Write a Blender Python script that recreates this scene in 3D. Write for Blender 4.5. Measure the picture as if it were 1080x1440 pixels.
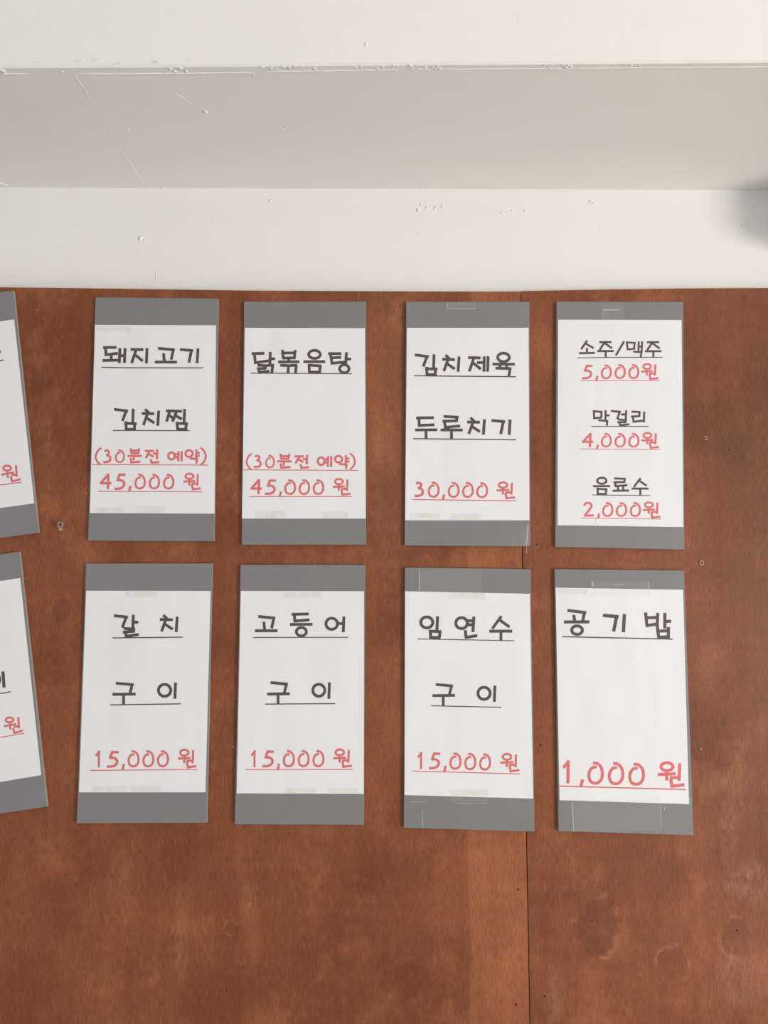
import bpy, bmesh, math, random
from mathutils import Vector, Matrix
random.seed(7)
for o in list(bpy.data.objects): bpy.data.objects.remove(o)
scene = bpy.context.scene
COL = scene.collection

# ------------------------------------------------------------------ camera
FPX = 1040.0                                   # focal length in pixels of the 1080x1440 frame
CAM = Vector((0.0, -1.2, 1.62))
ROT = Matrix.Rotation(math.radians(90 + 4.5), 3, 'X') @ Matrix.Rotation(math.radians(0.21), 3, 'Z')
cd = bpy.data.cameras.new('camera'); cam = bpy.data.objects.new('camera', cd); COL.objects.link(cam)
cd.sensor_fit = 'VERTICAL'; cd.sensor_height = 36.0; cd.lens = 36.0 * FPX / 1440.0; cd.clip_start = 0.01
cam.matrix_world = Matrix.Translation(CAM) @ ROT.to_4x4()
scene.camera = cam

# ------------------------------------------------------------------ world, window light, exposure
w = bpy.data.worlds.new('daylight'); scene.world = w; w.use_nodes = True
bg = w.node_tree.nodes['Background']
bg.inputs[0].default_value = (0.90, 0.96, 1.0, 1); bg.inputs[1].default_value = 0.62
ld = bpy.data.lights.new('window_daylight', 'AREA'); ld.shape = 'RECTANGLE'; ld.size = 1.4; ld.size_y = 1.2
ld.energy = 252; ld.color = (1.0, 0.945, 0.875)
lo = bpy.data.objects.new('window_daylight', ld); COL.objects.link(lo)
lo.location = (5.2, -3.9, 0.66)
lo.rotation_euler = (Vector((0.0, 0.0, 1.75)) - lo.location).to_track_quat('-Z', 'Y').to_euler()
vs = scene.view_settings
vs.view_transform = 'Standard'; vs.look = 'None'; vs.gamma = 1.0; vs.use_curve_mapping = False; vs.exposure = 0.0

# ------------------------------------------------------------------ helpers
def ray(px, py):
    return ROT @ Vector(((px - 540) / FPX, -(py - 720) / FPX, -1.0))
def on_y(px, py, y):                           # measured point of the photo -> real point on a vertical plane
    d = ray(px, py); return CAM + d * ((y - CAM.y) / d.y)
def on_z(px, py, z):
    d = ray(px, py); return CAM + d * ((z - CAM.z) / d.z)

def lin(r, g, b):
    f = lambda c: (c / 255 / 12.92) if c <= 10 else ((c / 255 + 0.055) / 1.055) ** 2.4
    return (f(r), f(g), f(b), 1)

class NT:
    def __init__(self, name):
        self.m = bpy.data.materials.new(name); self.m.use_nodes = True
        self.t = self.m.node_tree; self.b = self.t.nodes['Principled BSDF']
    def n(self, kind, **kw):
        nd = self.t.nodes.new(kind)
        for k, v in kw.items(): setattr(nd, k, v)
        return nd
    def put(self, sock, v):
        if isinstance(v, bpy.types.NodeSocket): self.t.links.new(v, sock)
        else: sock.default_value = v
    def coord(self):
        return self.n('ShaderNodeTexCoord').outputs['Object']
    def mapping(self, scale, loc=(0, 0, 0), src=None):
        m = self.n('ShaderNodeMapping'); self.put(m.inputs[0], src or self.coord())
        m.inputs['Scale'].default_value = scale; m.inputs['Location'].default_value = loc
        return m.outputs[0]
    def noise(self, vec, scale=1.0, detail=3.0, rough=0.55):
        t = self.n('ShaderNodeTexNoise'); self.put(t.inputs['Vector'], vec)
        t.inputs['Scale'].default_value = scale; t.inputs['Detail'].default_value = detail
        t.inputs['Roughness'].default_value = rough
        return t.outputs['Fac']
    def math(self, op, a, b=0.0, c=0.0, clamp=False):
        m = self.n('ShaderNodeMath', operation=op, use_clamp=clamp)
        for i, v in enumerate((a, b, c)): self.put(m.inputs[i], v)
        return m.outputs[0]
    def ramp(self, v, a, b, lo=0.0, hi=1.0, smooth=True):
        m = self.n('ShaderNodeMapRange', interpolation_type='SMOOTHSTEP' if smooth else 'LINEAR')
        self.put(m.inputs[0], v)
        for i, x in enumerate((a, b, lo, hi)): m.inputs[i + 1].default_value = x
        return m.outputs[0]
    def mix(self, f, a, b, mode='MIX'):
        m = self.n('ShaderNodeMix', data_type='RGBA', blend_type=mode)
        self.put(m.inputs[0], f); self.put(m.inputs[6], a); self.put(m.inputs[7], b)
        return m.outputs[2]
    def bump(self, h, strength, dist, prev=None):
        b = self.n('ShaderNodeBump'); b.inputs['Strength'].default_value = strength
        b.inputs['Distance'].default_value = dist; self.put(b.inputs['Height'], h)
        if prev is not None: self.put(b.inputs['Normal'], prev)
        return b.outputs[0]
    def out(self, color=None, rough=None, normal=None, spec=None):
        if color is not None: self.put(self.b.inputs['Base Color'], color)
        if rough is not None: self.put(self.b.inputs['Roughness'], rough)
        if normal is not None: self.put(self.b.inputs['Normal'], normal)
        if spec is not None: self.put(self.b.inputs['Specular IOR Level'], spec)
        return self.m

def simple(name, col, rough=0.5, spec=0.5, metal=0.0, var=0.06, vscale=40):
    t = NT(name); f = t.noise(t.mapping((1, 1, 1)), vscale, 2)
    c2 = tuple(c * (1 - var * 3) for c in col[:3]) + (1,)
    m = t.out(t.mix(f, col, c2), rough, spec=spec); t.b.inputs['Metallic'].default_value = metal
    return m

def mesh_obj(name, verts, faces, mat, parent=None, smooth=False):
    me = bpy.data.meshes.new(name); me.from_pydata([tuple(v) for v in verts], [], faces); me.update()
    bm = bmesh.new(); bm.from_mesh(me); bmesh.ops.recalc_face_normals(bm, faces=bm.faces); bm.to_mesh(me); bm.free()
    if smooth:
        for p in me.polygons: p.use_smooth = True
    me.materials.append(mat)
    o = bpy.data.objects.new(name, me); COL.objects.link(o)
    if parent: o.parent = parent; o.matrix_parent_inverse = parent.matrix_world.inverted()
    return o

def slab(name, front, depth, mat, parent=None, bevel=0.0):
    """closed polygon of points on the front side, extruded along +Y by depth"""
    n = len(front); v = list(front) + [Vector((p.x, p.y + depth, p.z)) for p in front]
    f = [list(range(n)), list(range(2 * n - 1, n - 1, -1))] + [[i, (i + 1) % n, n + (i + 1) % n, n + i] for i in range(n)]
    o = mesh_obj(name, v, f, mat, parent)
    if bevel:
        bm = bmesh.new(); bm.from_mesh(o.data)
        bmesh.ops.bevel(bm, geom=list(bm.edges), offset=bevel, segments=2, affect='EDGES', profile=0.5)
        bm.to_mesh(o.data); bm.free()
    return o

def box(name, lo, hi, mat, parent=None):
    x0, y0, z0 = lo; x1, y1, z1 = hi
    return slab(name, [Vector((x0, y0, z0)), Vector((x1, y0, z0)), Vector((x1, y0, z1)), Vector((x0, y0, z1))], y1 - y0, mat, parent)

def structure(o, label=None, cat=None):
    o['kind'] = 'structure'
    if label: o['label'] = label
    if cat: o['category'] = cat
    return o

# ------------------------------------------------------------------ materials
def plaster_mat(name, col):
    t = NT(name)
    big = t.noise(t.mapping((3, 3, 3)), 1.0, 3)
    fine = t.noise(t.mapping((1, 1, 1)), 260, 3)
    mid = t.noise(t.mapping((14, 14, 14)), 1.0, 4)
    spots = t.ramp(t.noise(t.mapping((1, 1, 1)), 75, 1), 0.74, 0.80)
    c = t.mix(big, col, tuple(x * f for x, f in zip(col[:3], (0.955, 0.96, 0.975))) + (1,))
    h = t.math('ADD', t.math('MULTIPLY', fine, 0.10), t.math('ADD', t.math('MULTIPLY', mid, 1.2), t.math('MULTIPLY', spots, 0.55)))
    return t.out(c, 0.62, t.bump(h, 0.35, 0.002), 0.3)
M_WALL = plaster_mat('white_painted_plaster', (0.83, 0.82, 0.785, 1))
M_BEAM = plaster_mat('white_painted_concrete', (0.83, 0.82, 0.79, 1))
M_FLOOR = simple('pale_concrete_floor', (0.72, 0.71, 0.68, 1), 0.6, var=0.02, vscale=6)

def wood_mat(name, seed, strips, knots, scuffs_and_tones, streak=1.0, pale=(0.40, 0.20, 0.14, 1)):
    t = NT(name); s = seed
    co = t.coord()
    sep = t.n('ShaderNodeSeparateXYZ'); t.put(sep.inputs[0], co); X, Z = sep.outputs[0], sep.outputs[2]
    warp = t.noise(t.mapping((3.0, 1, 2.2), (s, 0, 0)), 1.0, 2)
    fine = t.noise(t.mapping((700, 60, 75), (s, 0, 0)), 1.0, 2, 0.6)             # short pores along the grain
    pore = t.ramp(t.noise(t.mapping((900, 60, 110), (s, 8, 0)), 1.0, 1), 0.64, 0.76)
    grain = t.noise(t.mapping((70, 5, 5.0), (s, 3, 0)), 1.0, 4, 0.6)
    cross = t.noise(t.mapping((9, 2, 60), (s, 9, 0)), 1.0, 3)
    blotch = t.noise(t.mapping((4.6, 2, 3.4), (s * 1.7, 5, 1)), 1.0, 4, 0.6)
    blotch2 = t.noise(t.mapping((13, 2, 9.0), (s * 0.6, 2, 4)), 1.0, 5, 0.66)
    base, dark, light = (0.235, 0.071, 0.027, 1), (0.150, 0.040, 0.0135, 1), (0.325, 0.112, 0.044, 1)
    c = t.mix(t.ramp(blotch, 0.28, 0.66), dark, base)
    c = t.mix(t.math('MULTIPLY', t.ramp(blotch2, 0.46, 0.72), 0.70), c, light)
    c = t.mix(t.math('MULTIPLY', t.ramp(blotch2, 0.46, 0.26), 0.50), c, dark)
    for (x0, x1, z0, amt) in strips:                                        # lighter veneer strip
        xw = t.math('ADD', X, t.math('MULTIPLY_ADD', warp, 0.030, -0.015))
        a = t.math('MULTIPLY', t.ramp(xw, x0 - 0.003, x0 + 0.003), t.ramp(xw, x1 + 0.004, x1 - 0.004))
        patch = t.ramp(blotch2, 0.25, 0.7, 0.45, 1.0)
        c = t.mix(t.math('MULTIPLY', t.math('MULTIPLY', a, patch), amt), c, (0.365, 0.128, 0.048, 1))
    # pale hair streaks where the stain took badly
    st = t.ramp(t.noise(t.mapping((330, 8, 34), (s, 6, 2)), 1.0, 4, 0.7), 0.56, 0.76)
    st = t.math('MULTIPLY', st, t.ramp(t.noise(t.mapping((7, 3, 5), (s, 1, 8)), 1.0, 3), 0.36, 0.60))
    c = t.mix(t.math('MULTIPLY', st, 0.48 * streak), c, (0.44, 0.20, 0.080, 1))
    wob = t.math('MULTIPLY_ADD', t.noise(t.mapping((16, 4, 16), (s, 2, 2)), 1.0, 3), 0.05, -0.025)
    for (kx, kz, r, amt, rim) in knots:
        dx = t.math('SUBTRACT', X, kx); dz = t.math('MULTIPLY', t.math('SUBTRACT', Z, kz), 0.86)
        d = t.math('ADD', t.math('SQRT', t.math('ADD', t.math('MULTIPLY', dx, dx), t.math('MULTIPLY', dz, dz))), t.math('MULTIPLY', wob, min(1.2, r / 0.03)))
        inside = t.ramp(d, r * 1.12, r * 0.80)
        ring = t.math('MULTIPLY', t.ramp(d, r * 0.92, r * 1.04), t.ramp(d, r * 1.25, r * 1.08))
        c = t.mix(t.math('MULTIPLY', inside, amt), c, (0.135, 0.042, 0.020, 1))
        c = t.mix(t.math('MULTIPLY', t.math('MULTIPLY', ring, rim), t.ramp(t.noise(t.mapping((22, 4, 30), (s + kx * 9, 7, 1)), 1.0, 2), 0.48, 0.66)), c, (0.40, 0.18, 0.09, 1))
    for (kx, kz, rx, rz, amt) in scuffs_and_tones:  # scuffs plus broad paler and darker zones
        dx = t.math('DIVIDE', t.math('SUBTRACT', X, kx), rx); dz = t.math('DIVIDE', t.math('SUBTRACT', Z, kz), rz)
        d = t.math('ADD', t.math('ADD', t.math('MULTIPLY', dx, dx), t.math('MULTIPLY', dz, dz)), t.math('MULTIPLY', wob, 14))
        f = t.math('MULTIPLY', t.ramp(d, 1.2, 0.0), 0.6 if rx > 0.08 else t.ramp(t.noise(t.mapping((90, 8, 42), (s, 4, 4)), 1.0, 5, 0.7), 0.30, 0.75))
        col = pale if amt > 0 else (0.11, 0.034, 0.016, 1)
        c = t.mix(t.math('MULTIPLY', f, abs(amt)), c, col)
    k = t.math('MULTIPLY_ADD', t.math('SUBTRACT', grain, 0.5), 0.42, 1.0)
    k = t.math('MULTIPLY', k, t.math('MULTIPLY_ADD', t.math('SUBTRACT', fine, 0.5), 1.35, 1.0))
    k = t.math('MULTIPLY', k, t.math('MULTIPLY_ADD', pore, -0.28, 1.0))
    k = t.math('MULTIPLY', k, t.math('MULTIPLY_ADD', t.math('SUBTRACT', cross, 0.5), 0.26, 1.0))
    kc = t.n('ShaderNodeCombineXYZ')
    for i in range(3): t.put(kc.inputs[i], k)
    c = t.mix(1.0, c, kc.outputs[0], 'MULTIPLY')
    nrm = t.bump(t.math('ADD', fine, t.math('MULTIPLY', grain, 1.5)), 0.18, 0.0006)
    return t.out(c, t.ramp(blotch2, 0.3, 0.7, 0.50, 0.42), nrm, 0.34)

def paper_mat():
    t = NT('white_paper')
    soft = t.noise(t.mapping((17, 4, 5)), 1.0, 1.5, 0.4)
    tint = t.noise(t.mapping((9, 4, 4)), 1.0, 3)
    c = t.mix(tint, (0.79, 0.79, 0.82, 1), (0.755, 0.755, 0.79, 1))
    return t.out(c, 0.55, t.bump(soft, 0.7, 0.0042), 0.3)
M_PAPER = paper_mat()
def board_mat():
    t = NT('grey_foam_board')
    f = t.noise(t.mapping((1, 1, 1)), 420, 2); b = t.noise(t.mapping((6, 3, 6)), 1.0, 3)
    c = t.mix(b, (0.188, 0.184, 0.196, 1), (0.214, 0.209, 0.219, 1))
    return t.out(c, 0.42, t.bump(f, 0.05, 0.0005), 0.5)
M_BOARD = board_mat()
M_CORE = simple('foam_board_cut_edge', (0.36, 0.33, 0.30, 1), 0.8, 0.2)
M_BLACK = simple('black_print', (0.092, 0.070, 0.062, 1), 0.45, 0.5, vscale=200)
M_RED = simple('red_print', (0.69, 0.165, 0.165, 1), 0.45, 0.5, vscale=200, var=0.04)
M_STEEL = simple('zinc_steel', (0.50, 0.47, 0.42, 1), 0.32, 0.5, metal=0.9, vscale=300)
M_DARK = simple('dark_recess_shade', (0.022, 0.012, 0.009, 1), 0.7, 0.2)  # dark colour painted in for the shade inside holes and the screw slot
M_RAW = simple('raw_splintered_wood', (0.62, 0.41, 0.29, 1), 0.8, 0.1, vscale=500, var=0.15)

def tape_mat(name, col, alpha, rough):
    t = NT(name)
    f = t.noise(t.mapping((60, 20, 60)), 1.0, 2)
    t.out(t.mix(f, col, tuple(c * 0.92 for c in col[:3]) + (1,)), rough, t.bump(f, 0.4, 0.001), 0.5)
    t.put(t.b.inputs['Alpha'], t.ramp(f, 0.3, 0.7, alpha * 0.75, alpha * 1.2))
    return t.m
M_TAPE = tape_mat('clear_tape', (0.85, 0.85, 0.84, 1), 0.035, 0.15)
M_TAPE_Y = tape_mat('yellowed_tape', (0.84, 0.80, 0.63, 1), 0.10, 0.5)
M_CREASE_GLINT = tape_mat('tape_crease_and_glint', (0.92, 0.92, 0.90, 1), 0.27, 0.3)  # white for tape creases and edges, and for painted reflection lines

# ------------------------------------------------------------------ setting
YW = 0.030                                      # plaster wall stands behind the plywood
ZS = on_y(540, 265.5, YW).z                     # underside of the beam
floor = structure(box('floor', (-3.2, -4.6, -0.1), (6.2, 0.3, 0.0), M_FLOOR), 'pale concrete floor below the menu wall', 'floor')
wall = structure(box('wall_back', (-3.2, YW, 0.0), (6.2, YW + 0.15, 2.95), M_WALL), 'white plaster wall above brown plywood panels', 'wall')

# beam: near edge measured at two points, then run on to both sides
e0, e1 = on_z(0, 94.5, ZS), on_z(1080, 86.5, ZS)
def edge_y(x): return e0.y + (e1.y - e0.y) * (x - e0.x) / (e1.x - e0.x)
def beam_mesh():
    prof = lambda x: [(YW + 0.001, ZS), (edge_y(x) + 0.0025, ZS), (edge_y(x), ZS + 0.0025), (edge_y(x), 2.80), (YW + 0.001, 2.80)]
    v, f = [], []
    for x in (-3.2, 6.2): v += [Vector((x, y, z)) for y, z in prof(x)]
    n = 5
    f = [[i, (i + 1) % n, n + (i + 1) % n, n + i] for i in range(n)] + [list(range(n)), list(range(n, 2 * n))]
    return v, f
beam = structure(mesh_obj('ceiling_beam', *beam_mesh(), M_BEAM), 'white painted beam overhanging the wall below the ceiling', 'beam')
structure(box('ceiling', (-3.2, -4.6, 2.80), (6.2, YW, 2.95), M_BEAM), 'white ceiling above the beam', 'ceiling')

# added white block, unseen beyond the right end, casts shade on the corner
ca = on_y(1152, 300, YW); zb = on_y(1110, 370, YW).z; CD = 0.135
structure(slab('shadow_block_1', [Vector((ca.x, YW - CD, zb)), Vector((ca.x + 0.22, YW - CD, zb)), Vector((ca.x + 0.22, YW - CD, ZS + 0.004)), Vector((ca.x, YW - CD, ZS + 0.004))], CD + 0.005, M_BEAM), 'added white block under the beam, unseen, casting the corner shadow', 'added shadow block')

# rough plaster lip, ridges and paint lumps
def tube(pts, rad, sides=6, closed=False):
    v, f = [], []; n = len(pts)
    for i, p in enumerate(pts):
        t = (pts[min(i + 1, n - 1)] - pts[max(i - 1, 0)]).normalized()
        a = t.orthogonal().normalized(); b = t.cross(a)
        r = rad[i] if isinstance(rad, list) else rad
        for k in range(sides):
            an = 2 * math.pi * k / sides
            v.append(p + a * (r * math.cos(an)) + b * (r * math.sin(an)))
    for i in range(n - 1):
        for k in range(sides):
            f.append([i * sides + k, i * sides + (k + 1) % sides, (i + 1) * sides + (k + 1) % sides, (i + 1) * sides + k])
    f += [list(range(sides))[::-1], list(range((n - 1) * sides, n * sides))]
    return v, f
def polyline(pts, step):
    out = []
    for a, b in zip(pts[:-1], pts[1:]):
        m = max(1, int(math.dist(a, b) / step))
        out += [(a[0] + (b[0] - a[0]) * i / m, a[1] + (b[1] - a[1]) * i / m) for i in range(m)]
    return out + [pts[-1]]
def ridge_on_soffit(name, pts, r, jit, smooth=True):
    pp = polyline(pts, 5); P, R = [], []
    for i, (x, y) in enumerate(pp):
        p = on_z(x, y + random.uniform(-1, 1) * jit, ZS); P.append(p)
        fade = min(1.0, (i + 1) / 4, (len(pp) - i) / 4)
        R.append(r * fade * random.uniform(0.75, 1.2))
    v, f = tube(P, R, 8)
    return mesh_obj(name, v, f, M_BEAM, beam, smooth)
ridge_on_soffit('plaster_lip', [(105, 104), (200, 103.5), (270, 103), (358, 102)], 0.0012, 0.3)
ridge_on_soffit('plaster_lip', [(-8, 103), (42, 104)], 0.0010, 0.3)
ridge_on_soffit('plaster_lip', [(372, 101), (470, 99.5), (560, 98)], 0.0010, 0.5)
ridge_on_soffit('plaster_lip', [(575, 97.5), (700, 97), (820, 96), (1000, 94.5), (1100, 94)], 0.0008, 0.35)
ridge_on_soffit('plaster_ridge', [(104, 104), (118, 124), (132, 152)], 0.0006, 0.3)
ridge_on_soffit('plaster_ridge', [(150, 178), (178, 222), (206, 264)], 0.0004, 0.3)
ridge_on_soffit('plaster_ridge', [(228, 122), (256, 136), (272, 150)], 0.0004, 0.5)

def lump_mesh(items, seed):
    """small flattened irregular paint lumps: (point, normal, size)"""
    rnd = random.Random(seed); bm = bmesh.new()
    for p, nrm, s in items:
        z = nrm; x = z.orthogonal().normalized(); y = z.cross(x)
        mat = Matrix(((x.x, y.x, z.x, p.x), (x.y, y.y, z.y, p.y), (x.z, y.z, z.z, p.z), (0, 0, 0, 1)))
        r = bmesh.ops.create_icosphere(bm, subdivisions=1, radius=s, matrix=mat)
        for v in r['verts']:
            l = mat.inverted() @ v.co
            v.co = mat @ Vector((l.x * rnd.uniform(0.6, 1.5), l.y * rnd.uniform(0.5, 1.2), l.z * rnd.uniform(0.35, 0.7)))
    return bm
def lumps(name, items, parent, mat, seed):
    bm = lump_mesh(items, seed); me = bpy.data.meshes.new(name); bm.to_mesh(me); bm.free()
    for p in me.polygons: p.use_smooth = True
    me.materials.append(mat); o = bpy.data.objects.new(name, me); COL.objects.link(o); o.parent = parent
    o['kind'] = 'stuff'; return o
DN, FR = Vector((0, 0, -1)), Vector((0, -1, 0))
it = [(on_z(x, y, ZS), DN, s) for x, y, s in [
    (88, 101, .0022), (3, 99, .004), (6, 103, .003), (119, 100, .0016), (240, 97, .003), (246, 100, .003), (254, 96, .0035), (262, 100, .003),
    (357, 106, .0022), (279, 106, .0014), (289, 157, .0035), (286, 154, .002), (180, 182, .0018), (398, 182, .0026), (402, 180, .0018), (254, 236, .0022),
    (433, 212, .0016), (525, 192, .0013), (506, 176, .001), (1047, 217, .0020), (2, 258, .004), (8, 260, .003), (60, 262, .002), (102, 264, .003),
    (112, 265, .002), (229, 264, .003), (400, 264, .0022), (594, 264, .0022), (612, 264, .002), (796, 94, .003), (803, 93, .0026)]]
for a, b, k in ((365, 400, 10), (400, 445, 16), (480, 560, 14), (575, 620, 14), (760, 810, 12), (860, 900, 5)):
    for i in range(k):
        x = random.uniform(a, b); it.append((on_z(x, 96.5 - x * 0.004 + random.uniform(-3, 3), ZS), DN, random.uniform(.0008, .0024)))
lumps('paint_lumps', it, beam, M_BEAM, 3)
it = [(on_y(x, y, edge_y(0)), FR, s) for x, y, s in [(54, 87, .0014), (116, 84, .002), (138, 83, .0016), (160, 93, .002), (168, 88, .0016), (222, 86, .0022), (265, 81, .0012), (40, 60, .001), (515, 62, .002), (827, 80, .0016), (1030, 85, .002)]]
lumps('paint_lumps', it, beam, M_BEAM, 4)
it = [(on_y(x, y, YW), FR, s) for x, y, s in [(198, 335, .004), (203, 338, .0025), (142, 352, .0014), (212, 290, .0016), (380, 282, .003), (376, 278, .002), (588, 329, .002),
    (588, 295, .004), (600, 292, .003), (612, 293, .0035), (622, 290, .003), (592, 287, .0025), (705, 299, .003), (720, 296, .002), (738, 296, .003),
    (830, 283, .003), (834, 285, .0022), (445, 297, .0015), (1043, 315, .003), (1068, 317, .002), (1067, 283, .0018), (898, 400, .0015)]]
lumps('paint_lumps', it, wall, M_WALL, 5)
v, f = tube([on_y(219.5 + random.uniform(-.3, .3), y, YW) for y in range(380, 398, 3)], [.0003, .0008, .0011, .001, .0012, .0005], 6)
mesh_obj('paint_run', v, f, M_WALL, wall, True)

# ------------------------------------------------------------------ plywood panels
seam = [(732.8, 410), (733.3, 600), (734.8, 780), (737.6, 980), (740.4, 1170), (742.8, 1300), (745.2, 1440)]
def W(px, py): return on_y(px, py, 0.0)
sx0 = W(661, 1180).x; sx1 = W(741, 1180).x
M_WOOD_L = wood_mat('stained_plywood_brown', 3.1, [(sx0, sx1 + 0.05, 0, 0.62)],
    [(W(88, 856).x, W(88, 856).z, 0.016, 0.45, 0.0), (W(300, 1410).x, W(300, 1410).z, 0.055, 0.40, 0.0), (W(325, 1305).x, W(325, 1305).z, 0.010, 0.2, 0.3)],
    [(W(545, 600).x, W(545, 600).z, 0.09, 0.33, 0.30), (W(330, 510).x, W(330, 540).z, 0.05, 0.10, -0.3), (W(70, 520).x, W(70, 560).z, 0.05, 0.16, -0.35), (W(165, 1230).x, W(165, 1230).z, 0.02, 0.06, 0.35), (W(345, 1280).x, W(345, 1270).z, 0.012, 0.03, 0.5), (W(256, 1350).x, W(256, 1340).z, 0.012, 0.07, 0.4)], 1.2, (0.40, 0.17, 0.085, 1))
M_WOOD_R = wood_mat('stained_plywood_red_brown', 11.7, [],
    [(W(840, 1300).x, W(838, 1305).z, 0.036, 0.55, 0.45), (W(948, 1350).x, W(948, 1352).z, 0.024, 0.25, 0.55), (W(1035, 1318).x, W(1035, 1318).z, 0.024, 0.40, 0.30),
     (W(1026, 632).x, W(1026, 632).z, 0.027, 0.40, 0.0), (W(1055, 730).x, W(1055, 730).z, 0.016, 0.30, 0.2)],
    [(W(1075, 640).x, W(1075, 640).z, 0.17, 0.50, -0.95), (W(815, 1335).x, W(815, 1335).z, 0.05, 0.035, -0.5), (W(1055, 1240).x, W(1055, 1240).z, 0.035, 0.04, 0.55), (W(1045, 1370).x, W(1045, 1370).z, 0.05, 0.06, 0.40), (W(1025, 1180).x, W(1025, 1180).z, 0.016, 0.12, 0.35), (W(780, 1400).x, W(780, 1400).z, 0.02, 0.05, 0.35)], 0.8)  # first patch: broad darker tone around the right side
xl, xr = -2.2, 2.4
def topline(pts): return [W(*p) for p in pts]
sm = [W(x - (0.4 if y < 700 else 0.7), y) for x, y in seam]
zbot = 0.0
dz = (sm[-1].x - sm[-2].x) / (sm[-1].z - sm[-2].z)
low = Vector((sm[-1].x + dz * (zbot - sm[-1].z) * 0.5, 0, zbot))
tl = topline([(0, 404), (90, 405), (180, 406.2), (350, 408.6), (540, 409.6), (640, 410), (732.2, 410)])
panL = slab('plywood_panel', [Vector((xl, 0, zbot)), low] + sm[::-1][:-1] + tl[::-1] + [Vector((xl, 0, tl[0].z + 0.004))], YW, M_WOOD_L, wall)
panL['label'] = 'brown stained plywood sheet with a lighter veneer strip along its edge'
gap = Vector((0.0015, 0, 0))
smr = [W(x + (0.3 if y < 700 else 0.6), y) for x, y in seam]
tr = topline([(733.2, 409.4), (790, 408.2), (860, 407), (896, 406.6), (960, 405.6), (1080, 405)])
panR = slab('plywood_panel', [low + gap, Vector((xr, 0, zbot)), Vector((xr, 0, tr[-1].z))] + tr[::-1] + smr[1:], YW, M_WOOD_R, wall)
panR['label'] = 'red-brown stained plywood sheet with dark round knots'

def disc_stack(center, rings, mat, name, parent, sides=16, jit=0.0, seed=1):
    """surface of revolution about Y: rings = [(radius, y offset)], closed at both ends"""
    rnd = random.Random(seed); v, f = [], []
    for r, y in rings:
        for k in range(sides):
            a = 2 * math.pi * k / sides; rr = r * (1 + rnd.uniform(-jit, jit))
            v.append(center + Vector((rr * math.cos(a), y, rr * math.sin(a))))
    for i in range(len(rings) - 1):
        for k in range(sides):
            f.append([i * sides + k, i * sides + (k + 1) % sides, (i + 1) * sides + (k + 1) % sides, (i + 1) * sides + k])
    f += [list(range(sides)), list(range((len(rings) - 1) * sides, len(rings) * sides))]
    return mesh_obj(name, v, f, mat, parent)
for i, (x, y, r) in enumerate([(728.8, 1250.6, 1.3), (725.7, 1412.7, 1.5), (766.3, 1401, 1.4), (832.4, 1294.7, 1.1), (1036.4, 1308, 1.3), (760, 1047.5, 1.2), (755.2, 765.5, 1.2), (1025.7, 632.8, 1.0), (753, 482, 0.8), (319, 1393, 1.0)]):
    R = r / 880
    disc_stack(W(x, y), [(R, 0.002), (R, -0.0003), (R * 0.7, -0.0006)], M_DARK, 'nail_hole_disc', panL if x < 735 else panR, 10, 0.08, i)  # flat dark discs paint the shaded inside of nail holes

def splinter_hole(x, y, r, seed):
    R = r / 880; c = W(x, y)
    o = disc_stack(c, [(R, 0.002), (R * 1.15, -0.0004), (R * 0.95, -0.0016), (R * 0.55, -0.0013), (R * 0.5, 0.0004)], M_RAW, 'screw_hole', panR, 11, 0.25, seed)
    o['label'] = 'pale splintered screw hole'
    disc_stack(c + Vector((-0.0002, 0, -0.0003)), [(R * 0.42, 0.001), (R * 0.42, -0.0015)], M_DARK, 'hole_core', panR, 8, 0.1, seed)  # dark disc painted as the shade inside the hole
splinter_hole(992, 616, 2.6, 5); splinter_hole(986.5, 791.5, 3.0, 9)
for x, y, r in ((53.5, 436, 1.0), (557.5, 436, 1.0), (122, 694, 1.3), (328, 1050, 1.2), (986, 1053, 1.4), (1043, 1130, 1.0)):
    disc_stack(W(x, y), [(r / 880, 0.001), (r / 1100, -0.0007)], M_RAW, 'paint_fleck', panL if x < 735 else panR, 7, 0.3, int(x))
# long pale scratch beside the seam under the third sign
mesh_obj('chipped_edge', [W(740, 768.5), W(741, 768.5), W(741, 778), W(740.2, 778)] + [W(740, 768.5) - FR * 0.0, W(741, 768.5), W(741, 778), W(740.2, 778)], [[0, 1, 2, 3]], M_RAW, panR).location.y = -0.0003

# loose cross-head screw standing out of the left panel
sc = on_y(84.6, 737.6, -0.010); sc.y = 0.0
screw = bpy.data.objects.new('screw', None); COL.objects.link(screw); screw.parent = panL
H = -0.0085
screw['label'] = 'zinc cross-head screw standing proud of the plywood'
sd = sc + Vector((0.0, 0, 0))
def child_disc(*a, **k): return disc_stack(*a, **k)
child_disc(sd, [(0.0019, 0.004), (0.0019, H + 0.001)], M_STEEL, 'shank', screw)
child_disc(sd, [(0.0024, H + 0.003), (0.0050, H), (0.0052, H - 0.0006), (0.0048, H - 0.0014), (0.0036, H - 0.0019), (0.0033, H - 0.0010), (0.0012, H - 0.0006)], M_STEEL, 'screw_head', screw, 18)
for a in (0.3, 0.3 + math.pi / 2):
    d = Vector((math.cos(a), 0, math.sin(a))) * 0.0030; q = Vector((-d.z, 0, d.x)) * 0.22
    c0 = sd + Vector((0, H - 0.0013, 0))
    slab('cross_slot', [c0 - d - q, c0 + d - q, c0 + d + q, c0 - d + q], 0.0008, M_DARK, screw)
chip = [(83, 741.5), (88.2, 740), (88.6, 744.6), (86.3, 745.2), (85.6, 747.2), (84.2, 746.2), (82.9, 745.2)]
slab('chipped_patch', [on_y(x, y, -0.0004) for x, y in chip], 0.001, M_RAW, panL)
disc_stack(W(87.2, 742.6), [(0.0009, 0.001), (0.0008, -0.0006)], M_DARK, 'nail_hole_disc', panL, 8)
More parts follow.
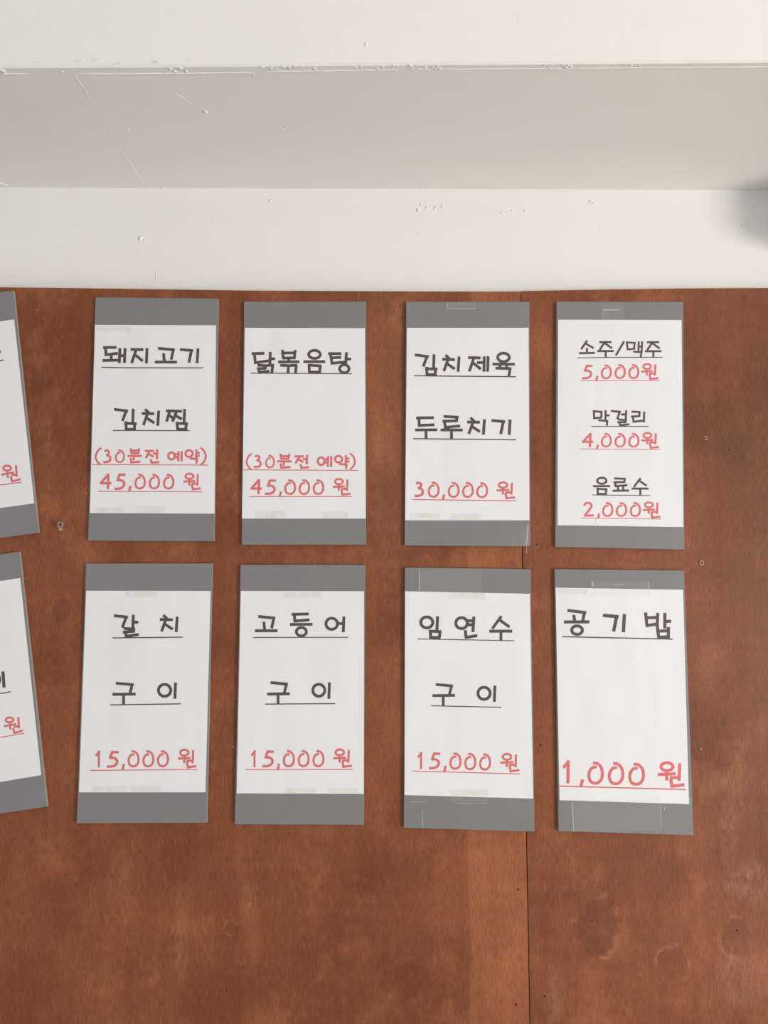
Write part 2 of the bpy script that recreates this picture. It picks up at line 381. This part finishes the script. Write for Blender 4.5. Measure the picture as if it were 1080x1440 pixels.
for x, y in ((85.6, 752), (84.3, 753.5), (86.6, 754.6), (86.4, 757), (81, 753)):
    disc_stack(W(x, y), [(0.0009, 0.001), (0.0006, -0.0004)], M_RAW, 'paint_fleck', panL, 6, 0.35, int(y))

# ------------------------------------------------------------------ lettering
# Each letter is a list of strokes: ('l', polyline), ('c', smooth curve), ('o', cx, cy, rx, ry). Units: own drawing units.
G = {}
def glyph(name, width, *strokes): G[name] = (width, strokes)
L = lambda *p: ('l',) + p
C = lambda *p: ('c',) + p
O = lambda *p: ('o',) + p
B = 23
glyph('돼', B, L(95,87,215,86), L(116,80,122,162), L(110,154,228,138), L(168,148,168,200), L(90,203,232,200), L(245,92,240,226), L(245,160,285,160), L(292,92,285,226))
glyph('지', B, L(340,104,455,106), L(390,108,350,226), L(378,150,450,208), L(487,92,482,228))
glyph('고', B, L(585,94,736,108), L(724,104,703,196), L(635,138,642,210), L(557,217,755,217))
glyph('기', B, L(782,104,900,115), L(885,110,862,222), L(943,95,935,228))
glyph('김', B, L(193,67,318,83), L(303,78,268,172), L(364,62,360,190), L(297,175,303,252), L(285,192,395,196), L(380,190,372,252), L(295,246,388,246))
glyph('치', B, L(470,66,505,100), L(440,104,553,107), L(494,100,455,209), L(485,145,553,190), L(592,80,583,215))
glyph('찜', B, L(655,80,800,85), L(690,84,662,178), L(750,90,715,178), L(690,122,722,152), L(738,122,800,155), L(824,64,818,190), L(755,178,763,252), L(745,192,853,196), L(840,190,832,252), L(755,246,848,246))
R_ = 17
glyph('(', 15, C(105,58,75,85,57,130,68,170,98,202))
glyph('3', R_, C(131,88,150,80,168,90,165,108,146,122), C(146,121,172,128,181,148,174,168,150,178,120,179))
glyph('분', R_, L(352,62,360,110), L(424,62,417,110), L(355,82,420,82), L(355,104,420,104), L(325,127,447,127), L(380,127,378,165), L(352,145,360,188), L(350,183,434,175))
glyph('전', R_, L(472,85,550,84), L(512,88,480,145), L(510,112,545,135), L(540,107,575,107), L(577,72,574,155), L(520,152,533,190), L(528,186,595,178))
glyph('예', R_, O(697,127,28,30), L(728,113,752,113), L(725,138,752,138), L(757,87,754,172), L(783,87,782,172))
glyph('약', R_, O(846,107,30,28), L(908,72,905,160), L(908,102,936,102), L(908,128,936,126), L(850,148,920,153), L(912,150,908,192))
glyph(')', 15, C(942,58,968,80,985,120,978,165,945,204))
glyph('4', 19, L(167,280,100,357), L(92,357,190,357), L(165,276,160,407))
glyph('5', 19, L(250,284,310,286), L(260,284,240,338), C(238,333,275,333,297,355,290,385,260,402,216,404))
glyph('1', 22, L(66,106,106,62), L(103,50,101,225))
glyph(',', 22, L(212,195,198,255))
glyph('0', 21, C(290,70,320,72,348,95,362,135,358,185,335,215,305,222,275,210,261,175,264,140,280,112,300,101,320,101))
glyph('2', 22, C(160,378,170,355,195,346,222,352,236,375,222,412,166,486), L(158,488,262,487))
glyph('원', 22, O(853,98,45,30), L(783,158,920,152), L(850,130,852,203), L(875,182,940,180), L(950,72,945,205), L(882,188,893,258), L(884,248,985,235))
glyph('닭', B, L(88,110,203,107), L(113,110,122,202), L(110,192,255,172), L(255,95,252,205), L(262,156,298,156), L(140,212,222,218), L(212,212,210,248), L(135,245,215,242), L(152,245,160,288), L(150,280,247,265), L(222,216,288,212), L(278,212,268,283))
glyph('볶', B, L(362,75,372,158), L(478,78,468,160), L(365,105,475,103), L(368,150,475,147), L(420,150,420,183), L(325,184,515,182), L(343,213,432,218), L(420,215,412,283), L(430,216,495,213), L(487,213,480,283))
glyph('음', B, O(650,117,52,36), L(550,182,745,181), L(600,200,605,280), L(590,212,712,220), L(702,215,695,280), L(598,275,708,275))
glyph('탕', B, L(772,110,890,110), L(792,110,808,207), L(800,148,888,143), L(797,197,920,185), L(935,97,928,205), L(940,158,977,158), O(916,245,42,36))
glyph('제', B, L(560,113,673,117), L(612,117,572,237), L(605,160,675,217), L(640,158,695,158), L(706,102,702,240), L(740,102,735,240))
glyph('육', B, O(877,112,52,38), L(778,171,978,173), L(845,175,845,208), L(905,175,905,208), L(805,208,947,212), L(937,208,925,278))
glyph('두', B, L(97,80,255,79), L(122,80,124,158), L(112,148,260,142), L(88,188,285,187), L(185,190,185,268))
glyph('루', B, L(342,67,476,75), L(463,70,456,118), L(332,110,468,106), L(350,110,360,178), L(345,167,490,152), L(315,188,513,189), L(413,190,413,268))
K = 20
glyph('소', K, L(192,65,128,158), L(180,100,258,145), L(190,143,188,195), L(105,199,272,196))
glyph('주', K, L(318,83,446,82), L(372,88,322,165), L(378,95,452,148), L(298,177,470,176), L(386,180,386,240))
glyph('/', K, L(578,75,492,223))
glyph('맥', 18, L(605,75,618,165), L(600,85,700,92), L(690,88,682,158), L(610,160,695,152), L(732,75,728,175), L(732,130,765,130), L(767,75,762,192), L(672,183,770,187), L(762,185,752,240))
glyph('막', K, L(262,90,265,182), L(250,98,352,107), L(343,100,338,172), L(258,173,345,165), L(385,88,383,195), L(390,142,427,142), L(308,192,412,202), L(402,195,397,250))
glyph('걸', K, L(440,95,545,107), L(533,100,507,183), L(545,133,595,132), L(600,88,595,192), L(515,184,607,195), L(597,190,592,218), L(508,214,600,215), L(530,215,540,254), L(532,249,632,235))
glyph('리', K, L(655,103,750,108), L(740,105,738,155), L(650,155,745,150), L(670,155,680,217), L(672,210,780,197), L(790,103,785,217))
glyph('료', K, L(475,95,596,100), L(585,97,580,140), L(468,136,590,133), L(487,138,490,182), L(482,178,612,165), L(513,180,517,225), L(570,178,568,225), L(458,225,630,222))
glyph('수', K, L(752,92,680,185), L(738,120,815,172), L(657,202,835,202), L(748,205,748,268))
glyph('갈', 27, L(145,78,288,93), L(272,88,230,200), L(342,68,337,207), L(350,143,393,144), L(245,207,360,214), L(346,208,344,248), L(235,246,358,234), L(265,245,270,296), L(258,288,397,268))
glyph('구', 23, L(272,68,432,82), L(420,76,398,160), L(242,168,450,165), L(342,170,342,258))
glyph('이', 24, O(708,132,55,53), L(806,63,800,208))
glyph('등', 25, L(440,60,602,57), L(466,60,470,132), L(458,125,610,112), L(423,156,638,155), O(532,225,47,40))
glyph('어', 25, O(820,150,55,53), L(880,147,925,147), L(935,80,930,230))
glyph('임', 26, O(170,103,57,52), L(272,45,266,185), L(203,172,207,252), L(190,185,310,192), L(297,188,288,252), L(195,247,300,247))
glyph('연', 26, O(500,110,55,52), L(550,87,610,87), L(550,125,605,125), L(617,48,608,195), L(535,177,545,258), L(537,247,650,228))
glyph('공', 24, L(107,50,267,70), L(252,65,237,140), L(162,87,168,142), L(78,148,293,147), O(189,217,45,36))
glyph('밥', 24, L(767,68,780,187), L(870,72,865,180), L(775,112,865,110), L(770,180,865,165), L(930,72,930,203), L(935,143,983,142), L(865,175,880,287), L(960,190,960,288), L(885,225,960,222), L(875,278,960,272))
# the two tilted signs: letters drawn as they lean there
glyph('원 tilted', 50, O(180,330,98,62), L(30,495,355,437), L(188,420,203,575), L(285,508,400,495), L(405,255,422,550), L(272,540,312,690), L(300,672,522,603))
glyph('이 tilted', 38, O(-55,295,50,68), L(40,185,55,402))
glyph('dash tilted', 3.6, L(-9,495.6,1.0,494.4))

def ribbon(pts, w):
    n = len(pts); left, right = [], []
    for i in range(n):
        a = pts[max(i - 1, 0)]; b = pts[min(i + 1, n - 1)]
        dx, dy = b[0] - a[0], b[1] - a[1]; l = math.hypot(dx, dy) or 1
        nx, ny = -dy / l * w / 2, dx / l * w / 2
        left.append((pts[i][0] + nx, pts[i][1] + ny)); right.append((pts[i][0] - nx, pts[i][1] - ny))
    return left, right, False
def smooth_curve(p, m=6):
    out = []
    for i in range(len(p) - 1):
        p0, p1, p2, p3 = p[max(i - 1, 0)], p[i], p[i + 1], p[min(i + 2, len(p) - 1)]
        for k in range(m):
            t = k / m
            out.append(tuple(0.5 * (2 * p1[j] + (p2[j] - p0[j]) * t + (2 * p0[j] - 5 * p1[j] + 4 * p2[j] - p3[j]) * t * t + (3 * p1[j] - p0[j] - 3 * p2[j] + p3[j]) * t ** 3) for j in (0, 1)))
    return out + [p[-1]]
def shapes(name):
    wd, strokes = G[name]; out = []; wd = wd * 1.10
    for s in strokes:
        k, a = s[0], s[1:]
        if k == 'o':
            cx, cy, rx, ry = a; n = 26
            l = [(cx + (rx + wd / 2) * math.cos(2 * math.pi * i / n), cy + (ry + wd / 2) * math.sin(2 * math.pi * i / n)) for i in range(n)]
            r = [(cx + (rx - wd / 2) * math.cos(2 * math.pi * i / n), cy + (ry - wd / 2) * math.sin(2 * math.pi * i / n)) for i in range(n)]
            out.append((l, r, True))
        else:
            p = [(a[i], a[i + 1]) for i in range(0, len(a), 2)]
            out.append(ribbon(smooth_curve(p) if k == 'c' else p, wd))
    return out
def stroke_mesh(name, shp, to_px, plane_y, mat, parent):
    v, f = [], []
    for si, (l, r, closed) in enumerate(shp):
        yf = plane_y - 0.00014 - 0.000012 * si
        n = len(l); b0 = len(v)
        for p in l + r: v.append(on_y(*to_px(p), yf))
        for p in l + r: v.append(on_y(*to_px(p), plane_y + 0.00005))
        rng = range(n) if closed else range(n - 1)
        for i in rng:
            j = (i + 1) % n
            f.append([b0 + i, b0 + j, b0 + n + j, b0 + n + i])
            f.append([b0 + i, b0 + 2 * n + i, b0 + 2 * n + j, b0 + j])
            f.append([b0 + n + i, b0 + n + j, b0 + 3 * n + j, b0 + 3 * n + i])
        if not closed:
            for i in (0, n - 1): f.append([b0 + i, b0 + n + i, b0 + 3 * n + i, b0 + 2 * n + i])
    o = mesh_obj(name, v, f, mat, parent)
    return o
def letter(ch, box_, crop, plane_y, mat, parent, wname):
    shp = shapes(ch)
    if box_:
        P = [p for l, r, _ in shp for p in l + r]
        x0, x1 = min(p[0] for p in P), max(p[0] for p in P); y0, y1 = min(p[1] for p in P), max(p[1] for p in P)
        bx0, bx1, by0, by1 = box_
        fx = lambda p: (bx0 + (p[0] - x0) / (x1 - x0) * (bx1 - bx0), by0 + (p[1] - y0) / (y1 - y0) * (by1 - by0))
    else: fx = lambda p: p
    cx, cy, s = crop
    return stroke_mesh(wname, shp, lambda p: (cx + fx(p)[0] / s, cy + fx(p)[1] / s), plane_y, mat, parent)

# ------------------------------------------------------------------ menu signs
TB = 0.0052                                      # board thickness
YB = -TB; YP = YB - 0.00035                      # front of board, front of paper
GROUP = 'menu price signs on the plywood wall'
def sign(label, board, paper, lines, tapes=()):
    c = sum((on_y(x, y, 0.0) for x, y in board), Vector()) / 4
    base = Vector((c.x, 0.0, min(on_y(x, y, 0).z for x, y in board)))
    root = bpy.data.objects.new('menu_sign', None); COL.objects.link(root); root.location = base; root.empty_display_size = 0.05
    root['label'] = label; root['category'] = 'menu sign'; root['group'] = GROUP
    bpy.context.view_layer.update()
    bo = slab('board', [on_y(x, y, YB) for x, y in board], TB + 0.0003, M_BOARD, root, 0.0004)
    bo['label'] = 'grey foam board'
    bo.data.materials.append(M_CORE)
    for p in bo.data.polygons:
        if abs(p.normal.y) < 0.3: p.material_index = 1
    pa = slab('paper_sheet', [on_y(x, y, YP) for x, y in paper], YB - YP + 0.00005, M_PAPER, root)
    pa['label'] = 'white printed paper sheet'
    for crop, mat, glyphs, under in lines:
        word = 'black' if mat is M_BLACK else 'red'
        for ch, bx in glyphs:
            numeral = ch in '0123456789'
            o = letter(ch, bx, crop, YP, mat, pa, 'numeral' if numeral else ('punctuation_mark' if ch in '(),/' else 'letter'))
            o['label'] = f'{word} printed ' + ('numeral' if numeral else 'character')
        if under:
            (pts, wd) = under
            p = [(pts[i], pts[i + 1]) for i in range(0, len(pts), 2)]
            cx, cy, s = crop
            o = stroke_mesh('underline', [ribbon(p, wd * 1.25)], lambda q: (cx + q[0] / s, cy + q[1] / s), YP + 0.00003, mat, pa)
            o['label'] = f'thin {word} printed underline'
    for kind, cr, quad in tapes:
        cx, cy, s = cr
        x0, x1, y0, y1 = quad[:4]; sh = quad[4] if len(quad) > 4 else 0
        m, nm, off = {'y': (M_TAPE_Y, 'yellowed_tape', 0.00012), 'c': (M_TAPE, 'clear_tape', 0.00016), 'w': (M_CREASE_GLINT, 'tape_crease_glint', 0.00022)}[kind]
        q = [(x0, y0), (x1, y0), (x1 + sh, y1), (x0 + sh, y1)]
        P = [(cx + a / s, cy + b / s) for a, b in q]
        slab(nm, [on_y(a, b, YP - off) for a, b in P], 0.0001, m, root)
    return root

s170, s180, s145 = 1080 / 170, 6.0, 1080 / 145
def run(text, boxes): return list(zip(text, boxes))
def amount(tail, boxes): return run(tail, boxes)
def row(x, y): return [(a, b, y[0], y[1]) for a, b in x]
T1 = lambda k: (100 + 220 * 0, 400, 834 / 220)
def tcrop(x, y): return (x, y, 834 / 220)
def bcrop(x, y): return (x, y, 3.6)

sign('grey menu sign with four-letter and three-letter black words above red brackets and 45,000',
     [(134.3,417.9),(307.1,419.8),(301,761),(123.7,760.2)], [(133.6,456.9),(303.7,457.5),(301.6,722.4),(126.4,721.4)], [
     ((130,475,s170), M_BLACK, run('돼지고기', [None]*4), ((80,264,300,268,990,269), 8)),
     ((130,565,s170), M_BLACK, run('김치찜', [None]*3), ((182,256,870,258), 7)),
     ((125,620,s180), M_RED, [('(',None),('3',None),('0',(219,304,72,187)),('분',None),('전',None),('예',None),('약',None),(')',None)], ((28,200,1008,204), 6)),
     ((125,620,s180), M_RED, [('4',None),('5',None),(',',(330,362,378,425)),('0',(384,480,277,410)),('0',(505,600,278,410)),('0',(625,721,278,410)),('원',(797,946,268,419))], ((75,425,953,430), 6))],
     [('y', tcrop(100,400), (122,280,1188,1217)), ('y', tcrop(100,400), (352,503,1181,1217)), ('y', tcrop(100,400), (135,315,222,248))])
sign('grey menu sign with one black word, blank middle, red brackets and 45,000',
     [(343.2,424),(514.7,424),(514.7,766),(340,766)], [(344.3,461),(513.1,461.5),(514.4,729.3),(340.3,729.3)], [
     ((340,480,s170), M_BLACK, run('닭볶음탕', [None]*4), ((78,284,985,289), 7)),
     ((335,625,s180), M_RED, run('(30분전예약)', [(63,120,70,216),(130,199,87,200),(227,309,89,200),(329,454,78,207),(475,600,88,208),(662,794,98,190),(807,939,88,210),(936,992,70,218)]), ((40,214,1012,219), 6)),
     ((335,625,s180), M_RED, run('45,000원', [(103,201,290,421),(224,319,294,426),(342,369,394,440),(388,488,294,426),(509,607,294,426),(628,726,294,426),(798,949,283,434)]), ((90,440,958,440), 6))],
     [('y', tcrop(320,400), (147,302,1206,1246)), ('y', tcrop(320,400), (505,642,1212,1246))])
sign('grey menu sign priced 30,000 in red under two four-letter black words',
     [(571.2,424),(744.7,424.3),(745.8,768.3),(569,767)], [(572.3,461),(743.4,461),(744.5,731.7),(569.8,731.7)], [
     ((570,485,s170), M_BLACK, run('김치제육', [(83,288,77,278),(329,493,81,241),None,None]), ((78,276,990,284), 8)),
     ((570,575,s170), M_BLACK, run('두루치기', [None,None,(551,720,69,231),(768,949,90,233)]), ((70,266,988,276), 8)),
     ((570,665,s170), M_RED, run('30,000원', [(82,168,77,217),(200,307,78,222),(325,358,190,242),(380,485,80,224),(507,612,82,224),(633,740,83,226),(815,982,76,238)]), ((62,238,990,250), 7))],
     [('y', tcrop(550,400), (95,257,1217,1248)), ('y', tcrop(550,400), (310,477,1222,1256)), ('c', tcrop(550,400), (296,455,95,131)), ('w', tcrop(550,400), (296,300,97,131)), ('w', tcrop(550,400), (300,450,128,131)),
      ('c', tcrop(550,400), (690,738,1300,1392)), ('w', tcrop(550,400), (727,733,1275,1390,-8))])
d1, d2, d3 = (800,470,s145), (800,565,s145), (800,660,s145)
sign('grey drinks menu sign with three small red prices 5,000, 4,000 and 2,000',
     [(783,424),(960.8,424.5),(962.6,772.8),(780.8,768.9)], [(785,449.6),(958.4,450),(961,741.2),(784,738.5)], [
     (d1, M_BLACK, run('소주/맥주', [None,None,None,None,(797,970,72,242)]), ((88,247,530,242,982,243), 7)),
     (d1, M_RED, run('5,000원', [(139,247,318,473),(275,312,435,487),(335,450,317,471),(478,596,314,469),(622,738,314,469),(757,938,302,482)]), ((122,488,530,484,946,487), 6)),
     (d2, M_BLACK, run('막걸리', [None]*3), ((235,258,835,258), 7)),
     (d2, M_RED, run('4,000원', [(140,256,324,476),(282,316,447,498),(335,450,327,479),(478,596,327,479),(622,739,327,480),(759,944,316,495)]), ((122,494,953,501), 6)),
     (d3, M_BLACK, run('음료수', [(253,432,77,270),None,None]), ((243,268,848,275), 7)),
     (d3, M_RED, run('2,000원', [(150,262,340,495),(294,330,462,516),(348,466,343,498),(491,611,343,498),(638,756,343,500),(774,961,336,517)]), ((135,510,968,521), 6))],
     [('c', tcrop(760,400), (330,450,105,186)), ('w', tcrop(760,400), (333,421,133,139)), ('w', tcrop(760,400), (331,334,150,186)), ('w', tcrop(760,400), (293,300,1244,1294,-4))])
sign('grey menu sign with two-letter top word, priced 15,000, below a bracketed 45,000 sign',
     [(121.1,792.5),(298.6,792.2),(290.8,1157.2),(107.8,1157.8)], [(121.1,830.8),(296.1,831.1),(288.9,1114.2),(111.1,1114.2)], [
     ((140,855,7.2), M_BLACK, run('갈치', [None,(610,801,61,246)]), ((130,303,842,295), 9)),
     ((120,950,s170), M_BLACK, run('구이', [None,None]), ((222,262,852,253), 8)),
     ((120,1045,s170), M_RED, run('15,000원', [(85,132,67,218),(191,299,69,221),(321,356,184,238),(377,486,64,217),(509,617,64,217),(639,748,64,216),(827,993,49,228)]), ((42,244,1000,236), 7))],
     [('y', bcrop(100,780), (275,435,185,214)), ('y', bcrop(100,780), (105,281,1168,1201)), ('y', bcrop(100,780), (298,455,1168,1201))])
sign('grey menu sign priced 15,000 with three-letter top word ending in a circle letter',
     [(338.3,794.2),(513.6,794.4),(511.7,1160),(330,1159.2)], [(338.6,831.1),(511.9,831.4),(511.4,1116.4),(332.8,1115.6)], [
     ((345,855,6.75), M_BLACK, run('고등어', [(92,305,67,230),None,None]), ((75,280,978,278), 7)),
     ((340,950,s170), M_BLACK, run('구이', [(227,430,50,258),(622,796,61,209)]), ((207,255,836,251), 8)),
     ((340,1045,s170), M_RED, run('15,000원', [(79,124,64,216),(184,288,64,218),(311,344,182,238),(366,475,62,216),(499,607,62,216),(631,739,61,216),(818,986,47,223)]), ((36,238,990,236), 7))],
     [('y', bcrop(320,780), (272,475,190,216)), ('y', bcrop(320,780), (290,446,1181,1209)), ('y', bcrop(320,780), (505,661,1181,1206))])
sign('grey menu sign priced 15,000 hung over the plywood seam, below the 30,000 sign',
     [(569.4,798),(746.1,800.3),(751.7,1169.4),(567.8,1164.2)], [(569.6,831.4),(745,835),(749.7,1123),(568.9,1118)], [
     ((575,860,6.75), M_BLACK, run('임연수', [None,None,(763,980,34,272)]), ((83,260,998,277), 7)),
     ((575,950,s170), M_BLACK, run('구이', [(210,412,67,270),(604,782,88,237)]), ((195,270,826,284), 7)),
     ((575,1050,s170), M_RED, run('15,000원', [(74,119,47,199),(179,281,51,203),(305,340,169,226),(361,471,52,207),(494,603,55,211),(627,735,59,214),(817,988,55,231)]), ((32,218,996,244), 7))],
     [('y', bcrop(550,780), (292,475,192,226)), ('y', bcrop(550,780), (300,490,1190,1220)), ('c', bcrop(550,780), (300,490,1220,1252)), ('c', bcrop(550,780), (140,460,75,186)), ('w', bcrop(550,780), (141,145,75,186)),
      ('w', bcrop(550,780), (156,159,1298,1385,2)), ('w', bcrop(550,780), (325,480,1257,1260)), ('w', bcrop(550,780), (100,180,1250,1253))])
sign('grey menu sign with one spaced black word and large red 1,000 price',
     [(780,800.3),(962,802.2),(975.3,1174.7),(785.6,1168.9)], [(781.3,826.4),(960.6,829.4),(968.9,1130.8),(786.9,1125.3)], [
     ((780,850,s180), M_BLACK, run('공기밥', [None,(406,603,77,236),None]), ((62,272,997,293), 8)),
     ((780,1060,5.4), M_RED, run('1,000원', [None,None,(248,374,58,235),(403,529,63,239),(558,686,68,243),None]), ((35,245,998,272), 8))],
     [('y', bcrop(760,780), (82,240,172,200)), ('c', bcrop(760,780), (255,545,135,205)), ('w', bcrop(760,780), (543,547,140,205,2)), ('w', bcrop(760,780), (258,268,138,160)), ('w', bcrop(760,780), (372,424,150,154)),
      ('w', bcrop(760,780), (156,161,1254,1400,10)), ('w', bcrop(760,780), (605,608,1268,1390,8)), ('c', bcrop(760,780), (158,607,1240,1400,9)), ('w', bcrop(760,780), (592,597,1224,1238)), ('w', bcrop(760,780), (750,755,1228,1266)), ('w', bcrop(760,780), (626,630,1272,1290)), ('w', bcrop(760,780), (223,226,1275,1285))])  # thin white quads here paint highlights on the glossy tape
sign('leaning grey menu sign reaching the plywood top edge, beside the protruding screw',
     [(-156,431),(18.8,408.3),(54.2,749),(-125.5,773)], [(-150,471),(19.8,449.2),(48.1,707.8),(-128,732)], [
     ((0,640,18), M_RED, [('원 tilted', None)], ((-900,873,0,757,548,687), 22)),
     ((0,0,1), M_BLACK, [('dash tilted', None)], ((-60,514,0,507.2,4.8,506.2), 1.4))])
sign('leaning grey menu sign hung under the other leaning sign, wood knot beside it',
     [(-150.6,801),(27.2,775.6),(66.3,1134.3),(-117.5,1162)], [(-144,840),(28.2,812.7),(57.8,1090),(-120,1120)], [
     ((0,925,9.6), M_BLACK, [('이 tilted', None)], ((-600,590,0,484,150,457), 11)),
     ((0,998.6,16.2), M_RED, [('원 tilted', (80,528,145,548))], ((-900,775,0,620,555,528), 17))])
